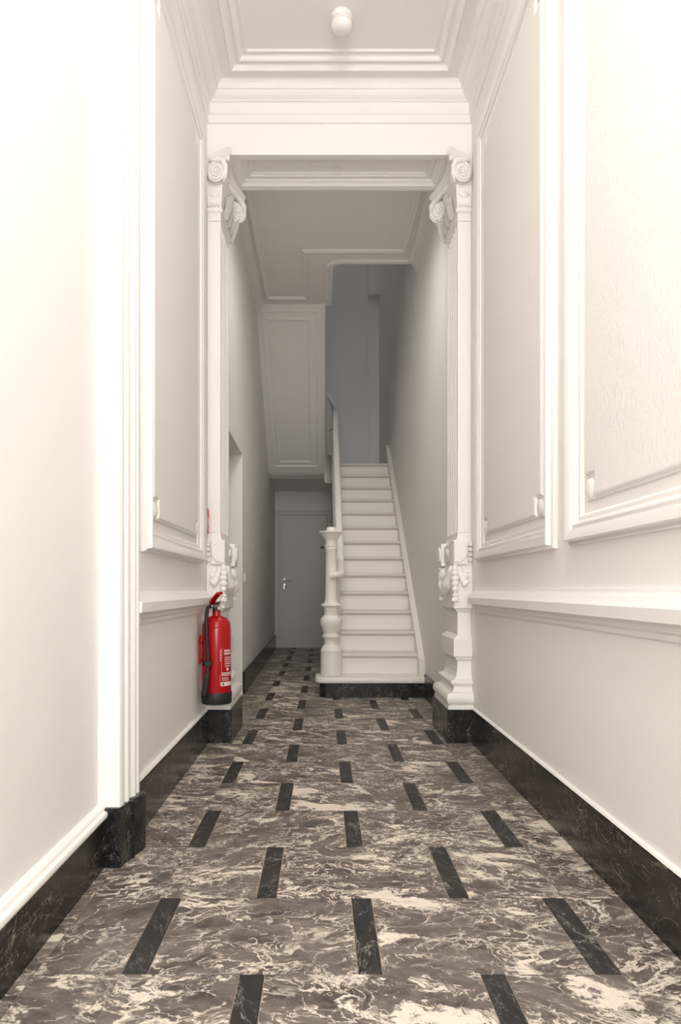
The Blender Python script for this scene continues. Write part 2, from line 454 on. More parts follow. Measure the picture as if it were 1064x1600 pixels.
# globe light
gl = empty('ceiling_light', (0.098, 3.63, ZC)); gl.scale = (1.0, 1.0, 0.76); tag(gl, 'small white globe light on the hall ceiling', 'ceiling light')
obj('base', lathe(B(), [(0, 0), (0.056, 0), (0.058, -0.006), (0.058, -0.030), (0.054, -0.036), (0.05, -0.038), (0.05, -0.046), (0.054, -0.049), (0.054, -0.056), (0.048, -0.060), (0.03, -0.062)], seg=40), M['plastic'], gl, 'auto')
obj('globe', lathe(B(), [(0.046, -0.050), (0.054, -0.056), (0.0575, -0.066), (0.056, -0.080), (0.050, -0.094), (0.038, -0.107), (0.020, -0.115), (0, -0.117)], seg=40), M['opal'], gl, True)
for a in (20, 140, 260):
    b = B(); t = 0.056
    cbox(b, t * math.cos(R(a)) - 0.005, t * math.cos(R(a)) + 0.005, t * math.sin(R(a)) - 0.005, t * math.sin(R(a)) + 0.005, -0.068, -0.042, 0.002)
    obj('clip', b, M['plastic'], gl)

# ------------------------------------------------------------------ corridor ceiling and stair opening
cc = empty('ceiling_corridor'); tag(cc, 'dim corridor ceiling with a stepped moulding frame before the stairwell', 'ceiling', kind='structure')
OX, OY, OY2 = 0.02, 6.30, 7.28
# L shaped slab with a rounded inner corner
arc = [(OX + 0.16 - 0.16 * math.cos(a), OY + 0.16 - 0.16 * math.sin(a)) for a in [i * math.pi / 2 / 8 for i in range(9)]]
foot = [(xl(YB) - 0.1, YB), (XR, YB), (XR, OY)] + arc[::-1] + [(OX, OY2), (xl(OY2) - 0.1, OY2)]
obj('slab', prism(B(), foot, ZC - 0.012, ZC + 0.3), M['ceil'], cc)
path = [(-0.60, YB + 0.12), (0.755, YB + 0.12), (0.755, OY - 0.15), (-0.15, OY - 0.15), (-0.15, OY2 - 0.14), (-0.60, OY2 - 0.14)]
prof = [(0, 0), (0, 0.014), (0.010, 0.020), (0.024, 0.020), (0.034, 0.012), (0.040, 0.012), (0.046, 0.0)]
b = B(); sweep(b, path, prof, (0, 0, ZC - 0.012), (1, 0, 0), (0, 1, 0), (0, 0, -1)); obj('ceiling_moulding', b, M['trim'], cc)
edge = [(XR, OY)] + arc[::-1] + [(OX, OY2)]
b = B(); sweep(b, edge, [(-0.0, -0.01), (-0.0, 0.018), (-0.012, 0.022), (-0.03, 0.022), (-0.045, 0.008), (-0.07, 0.008), (-0.075, -0.01)][::-1], (0, 0, ZC - 0.012), (1, 0, 0), (0, 1, 0), (0, 0, -1), closed=False)
obj('opening_edge_moulding', b, M['trim'], cc)
# coves along the two walls
cove = [(0, 0), (0, 0.11), (0.012, 0.11), (0.018, 0.085), (0.035, 0.055), (0.06, 0.03), (0.075, 0.022), (0.075, 0)]
b = B(); sweep(b, [(xl(YB), YB), (xl(OY2), OY2)], [(-a, h) for a, h in cove], (0, 0, ZC - 0.012), (1, 0, 0), (0, 1, 0), (0, 0, -1), closed=False); obj('cove', b, M['ceil'], cc)
b = B(); sweep(b, [(XRC, YB), (XRC, OY)], cove, (0, 0, ZC - 0.012), (1, 0, 0), (0, 1, 0), (0, 0, -1), closed=False); obj('cove', b, M['ceil'], cc)
# shaft above the opening
b = B(); box(b, -1.05, XR, OY - 0.15, OY, ZC + 0.29, ZT)
tag(obj('wall_stairwell', b, M['wall']), 'upper stairwell wall above the corridor ceiling', 'wall', kind='structure')

# ------------------------------------------------------------------ skirting
def slab_run(parent, pts, z0, z1, mat='black', name='slab'):
    b = B(); prism(b, pts, z0, z1)
    bmesh.ops.recalc_face_normals(b, faces=b.faces)
    bmesh.ops.bevel(b, geom=[e for e in b.edges if all(abs(v.co.z - z1) < 1e-6 for v in e.verts)], offset=0.004, segments=2, affect='EDGES')
    return obj(name, b, M[mat], parent)


bl = empty('baseboard_left'); tag(bl, 'dark marble skirting with white capping along the left walls', 'skirting', kind='structure')
ys = [YF, 0.2, 1.35, 2.25]
for a, c in zip(ys, ys[1:]): slab_run(bl, [(XV, a), (XV + 0.024, a), (XV + 0.024, c - 0.0015), (XV, c - 0.0015)], 0, 0.168)
capf = [(0, 0), (0.034, 0), (0.036, 0.008), (0.034, 0.016), (0.024, 0.022), (0.020, 0.030), (0.010, 0.036), (0, 0.038)]
b = B(); sweep(b, [(0, YF), (0, 2.26)], [(-x, z) for x, z in capf], (XV, 0, 0.168), (1, 0, 0), (0, 1, 0), (0, 0, 1), closed=False); obj('capping', b, M['trim'], bl)
for a, c in ((2.44, 3.2), (3.2, 4.055)): slab_run(bl, [(XL, a), (XL + 0.020, a), (XL + 0.020, c - 0.0015), (XL, c - 0.0015)], 0, 0.195)
b = B(); sweep(b, [(0, 2.44), (0, 4.06)], [(0, 0), (-0.018, 0), (-0.014, 0.008), (-0.004, 0.012), (0, 0.012)], (XL, 0, 0.195), (1, 0, 0), (0, 1, 0), (0, 0, 1), closed=False); obj('capping', b, M['trim'], bl)
br = empty('baseboard_right'); tag(br, 'long dark marble skirting along the right wall', 'skirting', kind='structure')
ys = [YF, -0.4, 0.9, 2.89, 4.055]
for a, c in zip(ys, ys[1:]): slab_run(br, [(XR, a), (XR - 0.016, a), (XR - 0.016, c - 0.002), (XR, c - 0.002)], 0, 0.203)
b = B(); sweep(b, [(0, YF), (0, 4.06)], [(0, 0), (0.014, 0), (0.011, 0.006), (0.003, 0.010), (0, 0.010)], (XR, 0, 0.203), (1, 0, 0), (0, 1, 0), (0, 0, 1), closed=False); obj('capping', b, M['trim'], br)
slab_run(br, [(XRC, 4.597), (XRC - 0.014, 4.597), (XRC - 0.014, 5.755), (XRC, 5.755)], 0, 0.20)
bc = empty('baseboard_corridor'); tag(bc, 'dark marble skirting along the corridor wall beyond the doorway', 'skirting', kind='structure')
for a, c in ((5.92, 7.5), (7.5, 9.1), (9.1, YE)): slab_run(bc, [(xl(a), a), (xl(a) + 0.018, a), (xl(c) + 0.018, c - 0.002), (xl(c), c - 0.002)], 0, 0.20)

# ------------------------------------------------------------------ entrance casing on the left, with its stone foot
tc_ = empty('trim_1'); tag(tc_, 'tall white moulded casing where the left wall steps in', 'casing', kind='structure')
foot = [(XV - 0.02, 2.26), (-0.742, 2.252), (-0.735, 2.252), (-0.728, 2.26), (-0.676, 2.26), (-0.671, 2.27), (-0.671, 2.295), (-0.678, 2.300), (-0.678, 2.312), (-0.668, 2.318), (-0.665, 2.325), (-0.665, 2.335), (-0.671, 2.340),
        (-0.671, 2.365), (-0.666, 2.372), (-0.659, 2.380), (-0.657, 2.392), (-0.660, 2.404), (-0.664, 2.408), (-0.664, 2.416), (-0.657, 2.420), (-0.657, 2.438), (XL - 0.02, 2.44)]
obj('casing_profile', prism(B(), foot, 0.17, ZC), M['trim'], tc_, 'auto')
slab_run(tc_, [(XV - 0.01, 2.249), (-0.680, 2.249), (-0.680, 2.30), (XV - 0.01, 2.30)], 0, 0.166, 'blackface', 'foot_block')
slab_run(tc_, [(XL - 0.02, 2.242), (-0.676, 2.242), (-0.668, 2.248), (-0.662, 2.285), (-0.655, 2.318), (-0.645, 2.332), (-0.648, 2.345), (XL - 0.02, 2.345)], 0, 0.195, 'blackface', 'foot_block')
slab_run(tc_, [(XL - 0.02, 2.346), (-0.648, 2.346), (-0.640, 2.375), (-0.635, 2.40), (-0.632, 2.425), (-0.640, 2.445), (XL - 0.02, 2.445)], 0, 0.195, 'blackface', 'foot_block')

# ------------------------------------------------------------------ wall panels
OUT = [(0, 0), (0, 0.012), (0.004, 0.019), (0.012, 0.023), (0.014, 0.038), (0.017, 0.042), (0.023, 0.042), (0.054, 0.029), (0.055, 0.024), (0.060, 0.026), (0.066, 0.028), (0.073, 0.025), (0.079, 0.016), (0.081, 0.013), (0.088, 0.014), (0.100, 0.008), (0.104, 0.0)]
EDGE = [(0, 0), (0, 0.006), (0.003, 0.008), (0.007, 0.008), (0.009, 0.013), (0.014, 0.017), (0.020, 0.018), (0.020, 0)]


def square_notch(u0, u1, v0, v1, q):
    return [(u0 + q, v0), (u1 - q, v0), (u1 - q, v0 + q), (u1, v0 + q), (u1, v1 - q), (u1 - q, v1 - q), (u1 - q, v1), (u0 + q, v1), (u0 + q, v1 - q), (u0, v1 - q), (u0, v0 + q), (u0 + q, v0 + q)]


def wall_panel(name, side, y0, y1, z0, z1, label, inset=0.140):
    """side +1: on the right wall facing -x; -1: on the left wall facing +x"""
    t = empty(name); tag(t, label, 'wall panel', 'moulded wall panels', 'structure')
    X = XR if side > 0 else XL
    if side > 0: O, U, V, Nn = (X, 0, 0), (0, -1, 0), (0, 0, 1), (-1, 0, 0); a, c = -y1, -y0
    else: O, U, V, Nn = (X, 0, 0), (0, 1, 0), (0, 0, 1), (1, 0, 0); a, c = y0, y1
    b = B(); sweep(b, rect(a, c, z0, z1), OUT, O, U, V, Nn); obj('outer_moulding', b, M['trim'], t, 'auto')
    # raised field with square-notched corners and a moulded edge, a small boss in each notch
    u0, u1, v0, v1, q = a + inset, c - inset, z0 + inset, z1 - inset + 0.03, 0.078
    b = B(); sweep(b, square_notch(u0, u1, v0, v1, q), EDGE, O, U, V, Nn); obj('field_edge', b, M['trim'], t)
    g = 0.0195; O_, U_, V_, N_ = Vector(O), Vector(U), Vector(V), Vector(Nn)
    # inner outline: inset of the notched outline by g
    pts = [(u0 + q + g, v0 + g), (u1 - q - g, v0 + g), (u1 - q - g, v0 + q + g), (u1 - g, v0 + q + g), (u1 - g, v1 - q - g), (u1 - q - g, v1 - q - g), (u1 - q - g, v1 - g), (u0 + q + g, v1 - g), (u0 + q + g, v1 - q - g), (u0 + g, v1 - q - g), (u0 + g, v0 + q + g), (u0 + q + g, v0 + q + g)]
    b = B(); rings(b, [[tuple(O_ + U_ * u + V_ * v + N_ * h) for u, v in pts] for h in (0.001, 0.0178)]); obj('panel_field', b, M['woodchip'], t)
    for cu, cv in ((u0 + q / 2, v0 + q / 2), (u1 - q / 2, v0 + q / 2), (u1 - q / 2, v1 - q / 2), (u0 + q / 2, v1 - q / 2)):
        h = q / 2 - 0.001; rs = []
        for hh, k in ((0.0, 1.0), (0.006, 1.0), (0.007, 0.97)):
            rs.append([tuple(O_ + U_ * (cu + x * h * k) + V_ * (cv + z * h * k) + N_ * hh) for x, z in ((-1, -1), (1, -1), (1, 1), (-1, 1))])
        b = B(); rings(b, rs)
        Mx = Matrix(((U_.x, V_.x, N_.x, 0), (U_.y, V_.y, N_.y, 0), (U_.z, V_.z, N_.z, 0), (0, 0, 0, 1)))
        lathe(b, [(h * 0.97 * math.cos(w_), 0.006 + 0.013 * math.sin(w_)) for w_ in [i * math.pi / 2 / 7 for i in range(8)]], seg=24, mat=Matrix.Translation(O_ + U_ * cu + V_ * cv) @ Mx)
        obj('corner_boss', b, M['trim'], t, 'auto')
    return t


wall_panel('trim_2', 1, 2.615, 3.90, 1.075, 3.52, 'tall narrow moulded panel on the right wall next to the pilaster')
wall_panel('trim_3', 1, 0.45, 2.45, 1.075, 3.52, 'wide moulded panel nearest the viewer on the right wall')
wall_panel('trim_4', -1, 2.63, 3.90, 1.065, 3.52, 'narrow moulded panel on the left wall above the dado rail')

# dado rails
DADO = [(0, -0.135), (0.010, -0.135), (0.012, -0.120), (0.020, -0.112), (0.022, -0.100), (0.030, -0.095), (0.034, -0.090), (0.054, -0.086), (0.056, -0.050), (0.052, -0.046), (0.046, -0.040),
        (0.030, -0.022), (0.026, -0.020), (0.014, -0.010), (0.012, 0.0), (0, 0.002)]
dr = empty('trim_5'); tag(dr, 'white dado rail along the right wall below the panels', 'dado rail', kind='structure')
b = B(); sweep(b, [(0, YF), (0, 3.985), ], [(x, z) for x, z in DADO], (XR, 0, 0.92), (1, 0, 0), (0, 1, 0), (0, 0, 1), closed=False); obj('rail', b, M['trim'], dr)
dl = empty('trim_6'); tag(dl, 'short white dado rail along the left wall above the extinguisher', 'dado rail', kind='structure')
b = B(); sweep(b, [(0, 2.442), (0, 2.46), (0, 3.985)], [(-x, z) for x, z in DADO], (XL, 0, 0.92), (1, 0, 0), (0, 1, 0), (0, 0, 1), closed=False); obj('rail', b, M['trim'], dl)
# mitred ends of the two rails against the pilasters
for par, X, s in ((dr, XR, -1), (dl, XL, 1)):
    b = B(); rs = []
    for k, q in ((0, 1.0), (1, 0.0)):
        rs.append([(X + s * x * (1.0 if k == 0 else 0.25), 3.985 + (0.06 if k else 0.0), 0.92 + z) for x, z in DADO])
    rings(b, rs); obj('rail_end', b, M['trim'], par)

# ------------------------------------------------------------------ pilasters


def spiral(bm, r0, r1, turns, tube_r, Mx, n=70, squash=1.0):
    pts = []; rad = []
    for i in range(n + 1):
        t = i / n; r = r0 + (r1 - r0) * t ** 0.8; a = math.pi / 2 + turns * 2 * math.pi * t
        pts.append(Mx @ Vector((r * math.cos(a), r * math.sin(a) * squash, 0))); rad.append(tube_r * (1 - 0.55 * t))
    tube(bm, pts, rad, 8, up=Mx.to_3x3() @ Vector((0, 0, 1)))
    return bm


def volute(parent, name, cx, cy, cz, nx, ny, r=0.058, depth=0.06, hand=1):
    """scroll drum whose face looks along (nx, ny)"""
    nrm = Vector((nx, ny, 0)).normalized(); up = Vector((0, 0, 1)); side = up.cross(nrm)
    Mx = Matrix(((side.x * hand, up.x, nrm.x, cx), (side.y * hand, up.y, nrm.y, cy), (side.z, up.z, nrm.z, cz), (0, 0, 0, 1)))
    b = B()
    prof = [(r * 0.98, -depth), (r * 0.80, -depth * 0.6), (r * 0.86, -depth * 0.25), (r * 0.98, -0.006), (r * 0.96, 0.0), (r * 0.86, 0.002), (r * 0.80, -0.004), (0.0, -0.003)]
    sc = Matrix.Diagonal((1, 1.15, 1, 1))
    lathe(b, prof, seg=28, mat=Mx @ sc)
    v = obj(name, b, M['plaster'], parent, 'auto')
    b = B(); spiral(b, r * 0.90, r * 0.20, 2.2 , r * 0.15, Mx, squash=1.15); obj('spiral', b, M['plaster'], v, True)
    b = B(); bmesh.ops.create_uvsphere(b, u_segments=14, v_segments=8, radius=r * 0.22, matrix=Mx @ Matrix.Diagonal((1, 1, 0.8, 1))); obj('eye', b, M['plaster'], v, True)
    return v


def leaf(parent, base, tip, out, width, curl, name='acanthus_leaf', lobes=5):
    """acanthus leaf: grows from base to tip, bulging along 'out', with lobed edges and a midrib"""
    base, tip, out = Vector(base), Vector(tip), Vector(out).normalized()
    ax = (tip - base); side = ax.cross(out).normalized()
    n, m_ = 18, 8; b = B(); g = []
    for i in range(n + 1):
        t = i / n
        wv = width * (math.sin(math.pi * min(1, t * 0.88 + 0.12)) ** 0.7) * (1 + 0.22 * math.cos(t * lobes * 2 * math.pi))
        c = base + ax * t + out * (curl * math.sin(math.pi * t * 0.9) + curl * 0.9 * max(0, t - 0.75) * 2)
        row = []
        for j in range(m_ + 1):
            s = j / m_ * 2 - 1
            h = 0.010 * math.cos(s * math.pi * 1.5) + 0.008 * (1 - abs(s)) - 0.012 * s * s
            row.append(b.verts.new(c + side * (s * wv / 2) + out * h))
        g.append(row)
    for i in range(n):
        for j in range(m_): b.faces.new((g[i][j], g[i][j + 1], g[i + 1][j + 1], g[i + 1][j]))
    r = bmesh.ops.solidify(b, geom=b.faces[:], thickness=0.006)
    return obj(name, b, M['plaster'], parent, 'auto')


def tassel(parent, x, y, z1, z0, r=0.019):
    L_ = z1 - z0; prof = [(0.004, 0)]
    k = 5
    for i in range(k):
        a = 0.02 + 0.72 * i / k; rr = r * (0.75 + 0.35 * math.sin(math.pi * (i + 0.6) / k))
        prof += [(rr * 0.70, -a * L_), (rr, -(a + 0.05) * L_), (rr * 1.0, -(a + 0.10) * L_), (rr * 0.72, -(a + 0.142) * L_)]
    prof += [(r * 0.42, -0.76 * L_), (r * 0.42, -0.80 * L_), (r * 0.8, -0.82 * L_), (r * 0.85, -0.86 * L_), (r * 0.5, -0.88 * L_), (r * 0.85, -0.93 * L_), (r * 0.9, -L_), (0, -L_)]
    b = B(); lathe(b, prof, x, y, z1, 16); return obj('tassel', b, M['plaster'], parent, 'auto')


def swag(parent, p0, p1, sag, out, r=0.02):
    p0, p1 = Vector(p0), Vector(p1); pts = []; rad = []
    for i in range(25):
        t = i / 24; p = p0.lerp(p1, t); p.z -= sag * 4 * t * (1 - t); p += Vector(out) * (0.010 * math.sin(math.pi * t))
        pts.append(p); rad.append(r * (0.45 + 0.65 * math.sin(math.pi * t)) * (1 + 0.10 * math.sin(t * 30)))
    b = B(); tube(b, pts, rad, 10); o = obj('swag', b, M['plaster'], parent, True)
    return o


def half_swag(parent, p0, p1, r=0.017):
    p0, p1 = Vector(p0), Vector(p1); pts = []; rad = []
    for i in range(15):
        t = i / 14; p = p0.lerp(p1, t); p.z -= 0.03 * math.sin(math.pi * t) * 0.6
        pts.append(p); rad.append(r * (0.5 + 0.8 * t) * (1 + 0.08 * math.sin(t * 24)))
    b = B(); tube(b, pts, rad, 10); return obj('swag', b, M['plaster'], parent, True)


def pilaster(s, xw, xi, label):
    t = empty('pilaster', ((xi + xw) / 2, (YA + YB) / 2, 0)); tag(t, label, 'pilaster')
    t.location = (0, 0, 0)

    def ring(e, z, ey=None):
        a = xi - s * e; ey = e if ey is None else ey
        return [(a, YA - ey, z), (xw, YA - ey, z), (xw, YB + ey, z), (a, YB + ey, z)]
    # stone plinth: two slabs, one for each face
    b = B(); pl = [(xi - s * 0.077 + s * 0.019, YA - 0.072), (xw, YA - 0.072), (xw, YB + 0.09), (xi - s * 0.058, YB + 0.09)]
    slab_run(t, pl, 0, 0.198, 'blackface', 'plinth')
    b.free()
    slab_run(t, [(xi - s * 0.058, YA - 0.074), (xi - s * 0.078, YA - 0.074), (xi - s * 0.078, YB + 0.09), (xi - s * 0.058, YB + 0.09)], 0, 0.1985, 'black', 'plinth_side')
    # moulded base and pedestal
    pr = [(.199, .068), (.222, .068), (.226, .060)]
    pr += [(.262 - .036 * math.cos(a), .052 + .026 * math.sin(a)) for a in [i * math.pi / 8 for i in range(9)]]
    pr += [(.300, .044), (.306, .036), (.316, .029), (.330, .027), (.340, .034)]
    pr += [(.356 - .014 * math.cos(a), .036 + .012 * math.sin(a)) for a in [i * math.pi / 5 for i in range(6)]]
    pr += [(.374, .024), (.384, .014), (.410, .006), (.440, .002), (.478, 0), (.486, .004), (.492, .012), (.500, .016), (.506, .016), (.512, .028), (.616, .028), (.632, .012), (.642, 0), (.775, 0), (.782, .006), (.788, .012), (.796, .016), (.803, .026), (1.062, .026)]
    b = B(); rings(b, [ring(e, z) for z, e in pr]); obj('pedestal', b, M['plaster'], t)
    b = B(); rings(b, [ring(e, z) for z, e in ((1.06, .020), (1.20, .020), (1.212, .012), (1.225, .004), (1.24, 0))]); obj('pedestal_top', b, M['plaster'], t)
    # corner blocks with roundels, near and far
    def blk(x0, x1, y0, y1):
        b = B(); cbox(b, min(x0, x1), max(x0, x1), y0, y1, 1.066, 1.213, 0.004); return obj('corner_block', b, M['plaster'], t)
    xo = xi - s * 0.034
    c1 = blk(xo, xi + s * 0.052, YA - 0.048, YA + 0.10)
    c2 = blk(xi - s * 0.048, xi + s * 0.03, YB - 0.075, YB + 0.035)
    # roundel on the front of the near block: a disc cut off flush with the block's inner edge
    b = B(); cx, r_ = xi + s * (-0.018), 0.064
    pts = [(cx + s * r_ * math.cos(a), 1.140 + r_ * math.sin(a)) for a in [R(-78) + i * R(156) / 20 for i in range(21)]]
    pts = [(xo + s * 0.002, pts[0][1])] + pts + [(xo + s * 0.002, pts[-1][1])]
    rs = []
    for yy, k in ((YA - 0.045, 1.0), (YA - 0.058, 1.0), (YA - 0.062, 0.93)):
        rs.append([(cx + (x - cx) * k, yy, 1.14 + (z - 1.14) * k) for x, z in pts])
    rings(b, rs); obj('roundel', b, M['plaster'], c1)
    # roundel on the inner side of the far block, and carved slot between the two blocks
    b = B(); lathe(b, [(0.050, 0), (0.050, 0.008), (0.046, 0.012), (0.030, 0.014), (0, 0.016)], seg=24, mat=Matrix.Translation((xi - s * 0.047, YB - 0.02, 1.14)) @ Matrix.Rotation(-s * R(90), 4, 'Y'))
    obj('roundel', b, M['plaster'], c2, 'auto')
    b = B(); cbox(b, min(xi - s * 0.02, xi - s * 0.032), max(xi - s * 0.02, xi - s * 0.032), YA + 0.11, YB - 0.09, 1.09, 1.19, 0.003); ck = obj('carved_panel', b, M['plaster'], t)
    b = B(); bmesh.ops.create_uvsphere(b, u_segments=16, v_segments=10, radius=1, matrix=Matrix.Translation((xi - s * 0.03, (YA + YB) / 2, 1.14)) @ Matrix.Diagonal((0.014, 0.06, 0.034, 1))); obj('carved_oval', b, M['plaster'], ck, True)
    # banded garland end beside the block on the front
    for zz in (1.085, 1.115, 1.145, 1.175):
        b = B(); cbox(b, min(xi + s * 0.055, xw), max(xi + s * 0.055, xw), YA - 0.040, YA + 0.02, zz, zz + 0.024, 0.006); obj('garland_band', b, M['plaster'], t, 'auto')
    # tassels and swags
    tassel(t, xi - s * 0.022, YA - 0.036, 1.068, 0.845, 0.023)
    tassel(t, xi - s * 0.034, YB - 0.005, 1.068, 0.845, 0.020)
    swag(t, (xi - s * 0.030, YA + 0.01, 1.055), (xi - s * 0.030, YB - 0.03, 1.055), 0.13, (-s, 0, 0), 0.040)
    swag(t, (xi - s * 0.032, YA + 0.02, 1.055), (xi - s * 0.032, YB - 0.04, 1.055), 0.07, (-s, 0, 0), 0.024)
    half_swag(t, (xi + s * 0.0, YA - 0.034, 1.050), (xw - s * 0.036, YA - 0.034, 0.950), 0.024)
    half_swag(t, (xi + s * 0.0, YA - 0.030, 1.058), (xw - s * 0.026, YA - 0.030, 1.000), 0.016)
    # fluted shaft
    a = xi; pts = [(xw, YB), (xw, YA), (a + s * 0.004, YA), (a, YA + 0.004)]
    nfl = 5; y = YA + 0.030; fw, gap = 0.044, 0.020
    for i in range(nfl):
        pts += [(a, y)] + [(a + s * 0.018 * math.sin(math.pi * k / 6), y + fw * (k / 6)) for k in range(1, 6)] + [(a, y + fw)]
        y += fw + gap
    pts += [(a, YB - 0.004), (a + s * 0.004, YB)]
    b = B(); prism(b, pts, 1.26, 3.15); obj('fluted_shaft', b, M['plaster'], t)
    for za, zb in ((1.238, 1.262), (3.148, 3.20)): b = B(); rings(b, [ring(0, z) for z in (za, zb)]); obj('shaft_end', b, M['plaster'], t)
    # capital
    cp = [(3.195, 0), (3.200, .006)] + [(3.210 - .010 * math.cos(q), .006 + .009 * math.sin(q)) for q in [i * math.pi / 5 for i in range(6)]] + [(3.222, .004), (3.24, .004), (3.40, .014), (3.46, .030), (3.50, .034)]
    b = B(); rings(b, [ring(e, z) for z, e in cp]); cap = obj('capital', b, M['plaster'], t)
    # abacus with concave sides and out-turned horns
    def aba(k):
        h1 = (xi - s * (0.062 + k), YA - 0.060 - k); h1b = (xi - s * (0.048 + k), YA - 0.074 - k)
        h2 = (xi - s * (0.090 + k), YB + 0.045 + k); h2b = (xi - s * (0.078 + k), YB + 0.062 + k)
        inner = []
        for i in range(1, 10):
            q = i / 10; inner.append((h1[0] + (h2[0] - h1[0]) * q + s * 0.042 * math.sin(math.pi * q), h1[1] + (h2[1] - h1[1]) * q))
        front = []
        for i in range(1, 7):
            q = i / 6; front.append((h1b[0] + (xw - h1b[0]) * q, (h1b[1]) + (YA - 0.012 - k - h1b[1]) * math.sin(q * math.pi / 2)))
        return front[::-1] + [h1b, h1] + inner + [h2, h2b, (xw, YB + 0.03 + k)]
    b = B(); rs = []
    for z, k in ((3.478, -0.012), (3.482, -0.002), (3.508, 0.0), (3.512, 0.006), (3.526, 0.012), (3.532, 0.014), (3.549, 0.014)):
        rs.append([(x, y, z) for x, y in aba(k)])
    rings(b, rs); obj('abacus', b, M['plaster'], t)
    volute(t, 'volute', xi + s * 0.020, YA - 0.060, 3.415, 0.10 * s, -1, 0.055, 0.07, hand=-s)
    volute(t, 'volute', xi - s * 0.058, YB - 0.015, 3.405, -0.52 * s, -0.85, 0.064, 0.08, hand=s)
    # leaves: on the inner side, under the far scroll and below the front scroll
    leaf(t, (xi - s * 0.012, YA + 0.10, 3.21), (xi - s * 0.024, YA + 0.11, 3.36), (-s, 0, 0), 0.075, 0.014)
    leaf(t, (xi - s * 0.012, YA + 0.19, 3.21), (xi - s * 0.026, YA + 0.19, 3.42), (-s, 0, 0), 0.085, 0.016)
    leaf(t, (xi - s * 0.012, YB - 0.09, 3.21), (xi - s * 0.022, YB - 0.10, 3.33), (-s, -0.2, 0), 0.065, 0.012)
    leaf(t, (xi - s * 0.010, YB - 0.012, 3.20), (xi - s * 0.045, YB - 0.01, 3.36), (-s, -0.3, 0), 0.06, 0.016)
    pm = None                                   # small palmette under the front scroll
    for k in range(5):
        an = R(-60 + 30 * k); px_, pz_ = xi + s * 0.038 + 0.020 * math.sin(an), 3.288 + 0.026 * math.cos(an)
        b = B(); bmesh.ops.create_uvsphere(b, u_segments=12, v_segments=8, radius=1, matrix=Matrix.Translation((px_, YA - 0.010, pz_)) @ Matrix.Rotation(an, 4, 'Y') @ Matrix.Diagonal((0.0075, 0.007, 0.022, 1)))
        o = obj('palmette' if pm is None else 'petal', b, M['plaster'], t if pm is None else pm, True); pm = pm or o
    for q in (0.012, 0.034, 0.056, 0.072):
        b = B(); bmesh.ops.create_uvsphere(b, u_segments=12, v_segments=8, radius=1, matrix=Matrix.Translation((xi + s * q, YA - 0.010, 3.245)) @ Matrix.Diagonal((0.009, 0.010, 0.015, 1))); obj('egg', b, M['plaster'], t, True)
    # scroll band that rises from the front scroll to the horn
    b = B(); tube(b, [(xi + s * 0.060, YA - 0.062, 3.478), (xi + s * 0.02, YA - 0.066, 3.482), (xi - s * 0.02, YA - 0.066, 3.478), (xi - s * 0.036, YA - 0.060, 3.45), (xi - s * 0.036, YA - 0.05, 3.41), (xi - s * 0.024, YA - 0.04, 3.36)], [0.010, 0.013, 0.015, 0.016, 0.015, 0.008], 10); obj('scroll_band', b, M['plaster'], t, True)
    b = B(); tube(b, [(xi - s * 0.01, YA + 0.12, 3.472), (xi - s * 0.035, YB - 0.13, 3.470), (xi - s * 0.075, YB - 0.02, 3.478), (xi - s * 0.098, YB + 0.01, 3.45), (xi - s * 0.098, YB + 0.015, 3.41)], [0.010, 0.015, 0.018, 0.018, 0.014], 10); obj('scroll_band', b, M['plaster'], t, True)
    return t


pilaster(1, XR - 0.002, 0.815, 'white fluted pilaster with scrolled capital beside the long right wall')
pilaster(-1, XL + 0.002, -0.622, 'white fluted pilaster with scrolled capital behind the red extinguisher')

# ------------------------------------------------------------------ doors
d1 = empty('door_1', (0, YE, 0)); tag(d1, 'plain grey flush door at the far end under the landing', 'door', kind='structure')
dx0, dx1, dz = -0.678, 0.060, 2.07
b = B(); path = [(dx1 + 0.0, 0), (dx1, dz), (dx0, dz), (dx0, 0)]
sweep(b, path, [(0, 0), (0, 0.012), (-0.006, 0.016), (-0.060, 0.016), (-0.068, 0.012), (-0.068, 0)], (0, 0, 0), (1, 0, 0), (0, 0, 1), (0, -1, 0), closed=False); obj('frame', b, M['door'], d1)
b = B(); cbox(b, dx0 + 0.004, dx1 - 0.004, -0.012, 0.02, 0.008, dz - 0.004, 0.002); lf = obj('door_leaf', b, M['door'], d1)


def lever(par, x, y, z, dirx=1, ny=-1):
    b = B(); rot = Matrix.Translation((x, y, z)) @ Matrix.Rotation(R(90), 4, 'X')
    lathe(b, [(0, 0), (0.024, 0), (0.025, 0.004), (0.022, 0.008), (0.012, 0.009), (0.010, 0.045), (0, 0.045)], seg=20, mat=rot)
    tube(b, [(x, y - 0.040, z), (x + dirx * 0.012, y - 0.046, z), (x + dirx * 0.03, y - 0.048, z), (x + dirx * 0.125, y - 0.046, z)], 0.0095, 12)
    return obj('lever_handle', b, M['chrome'], par, 'auto')


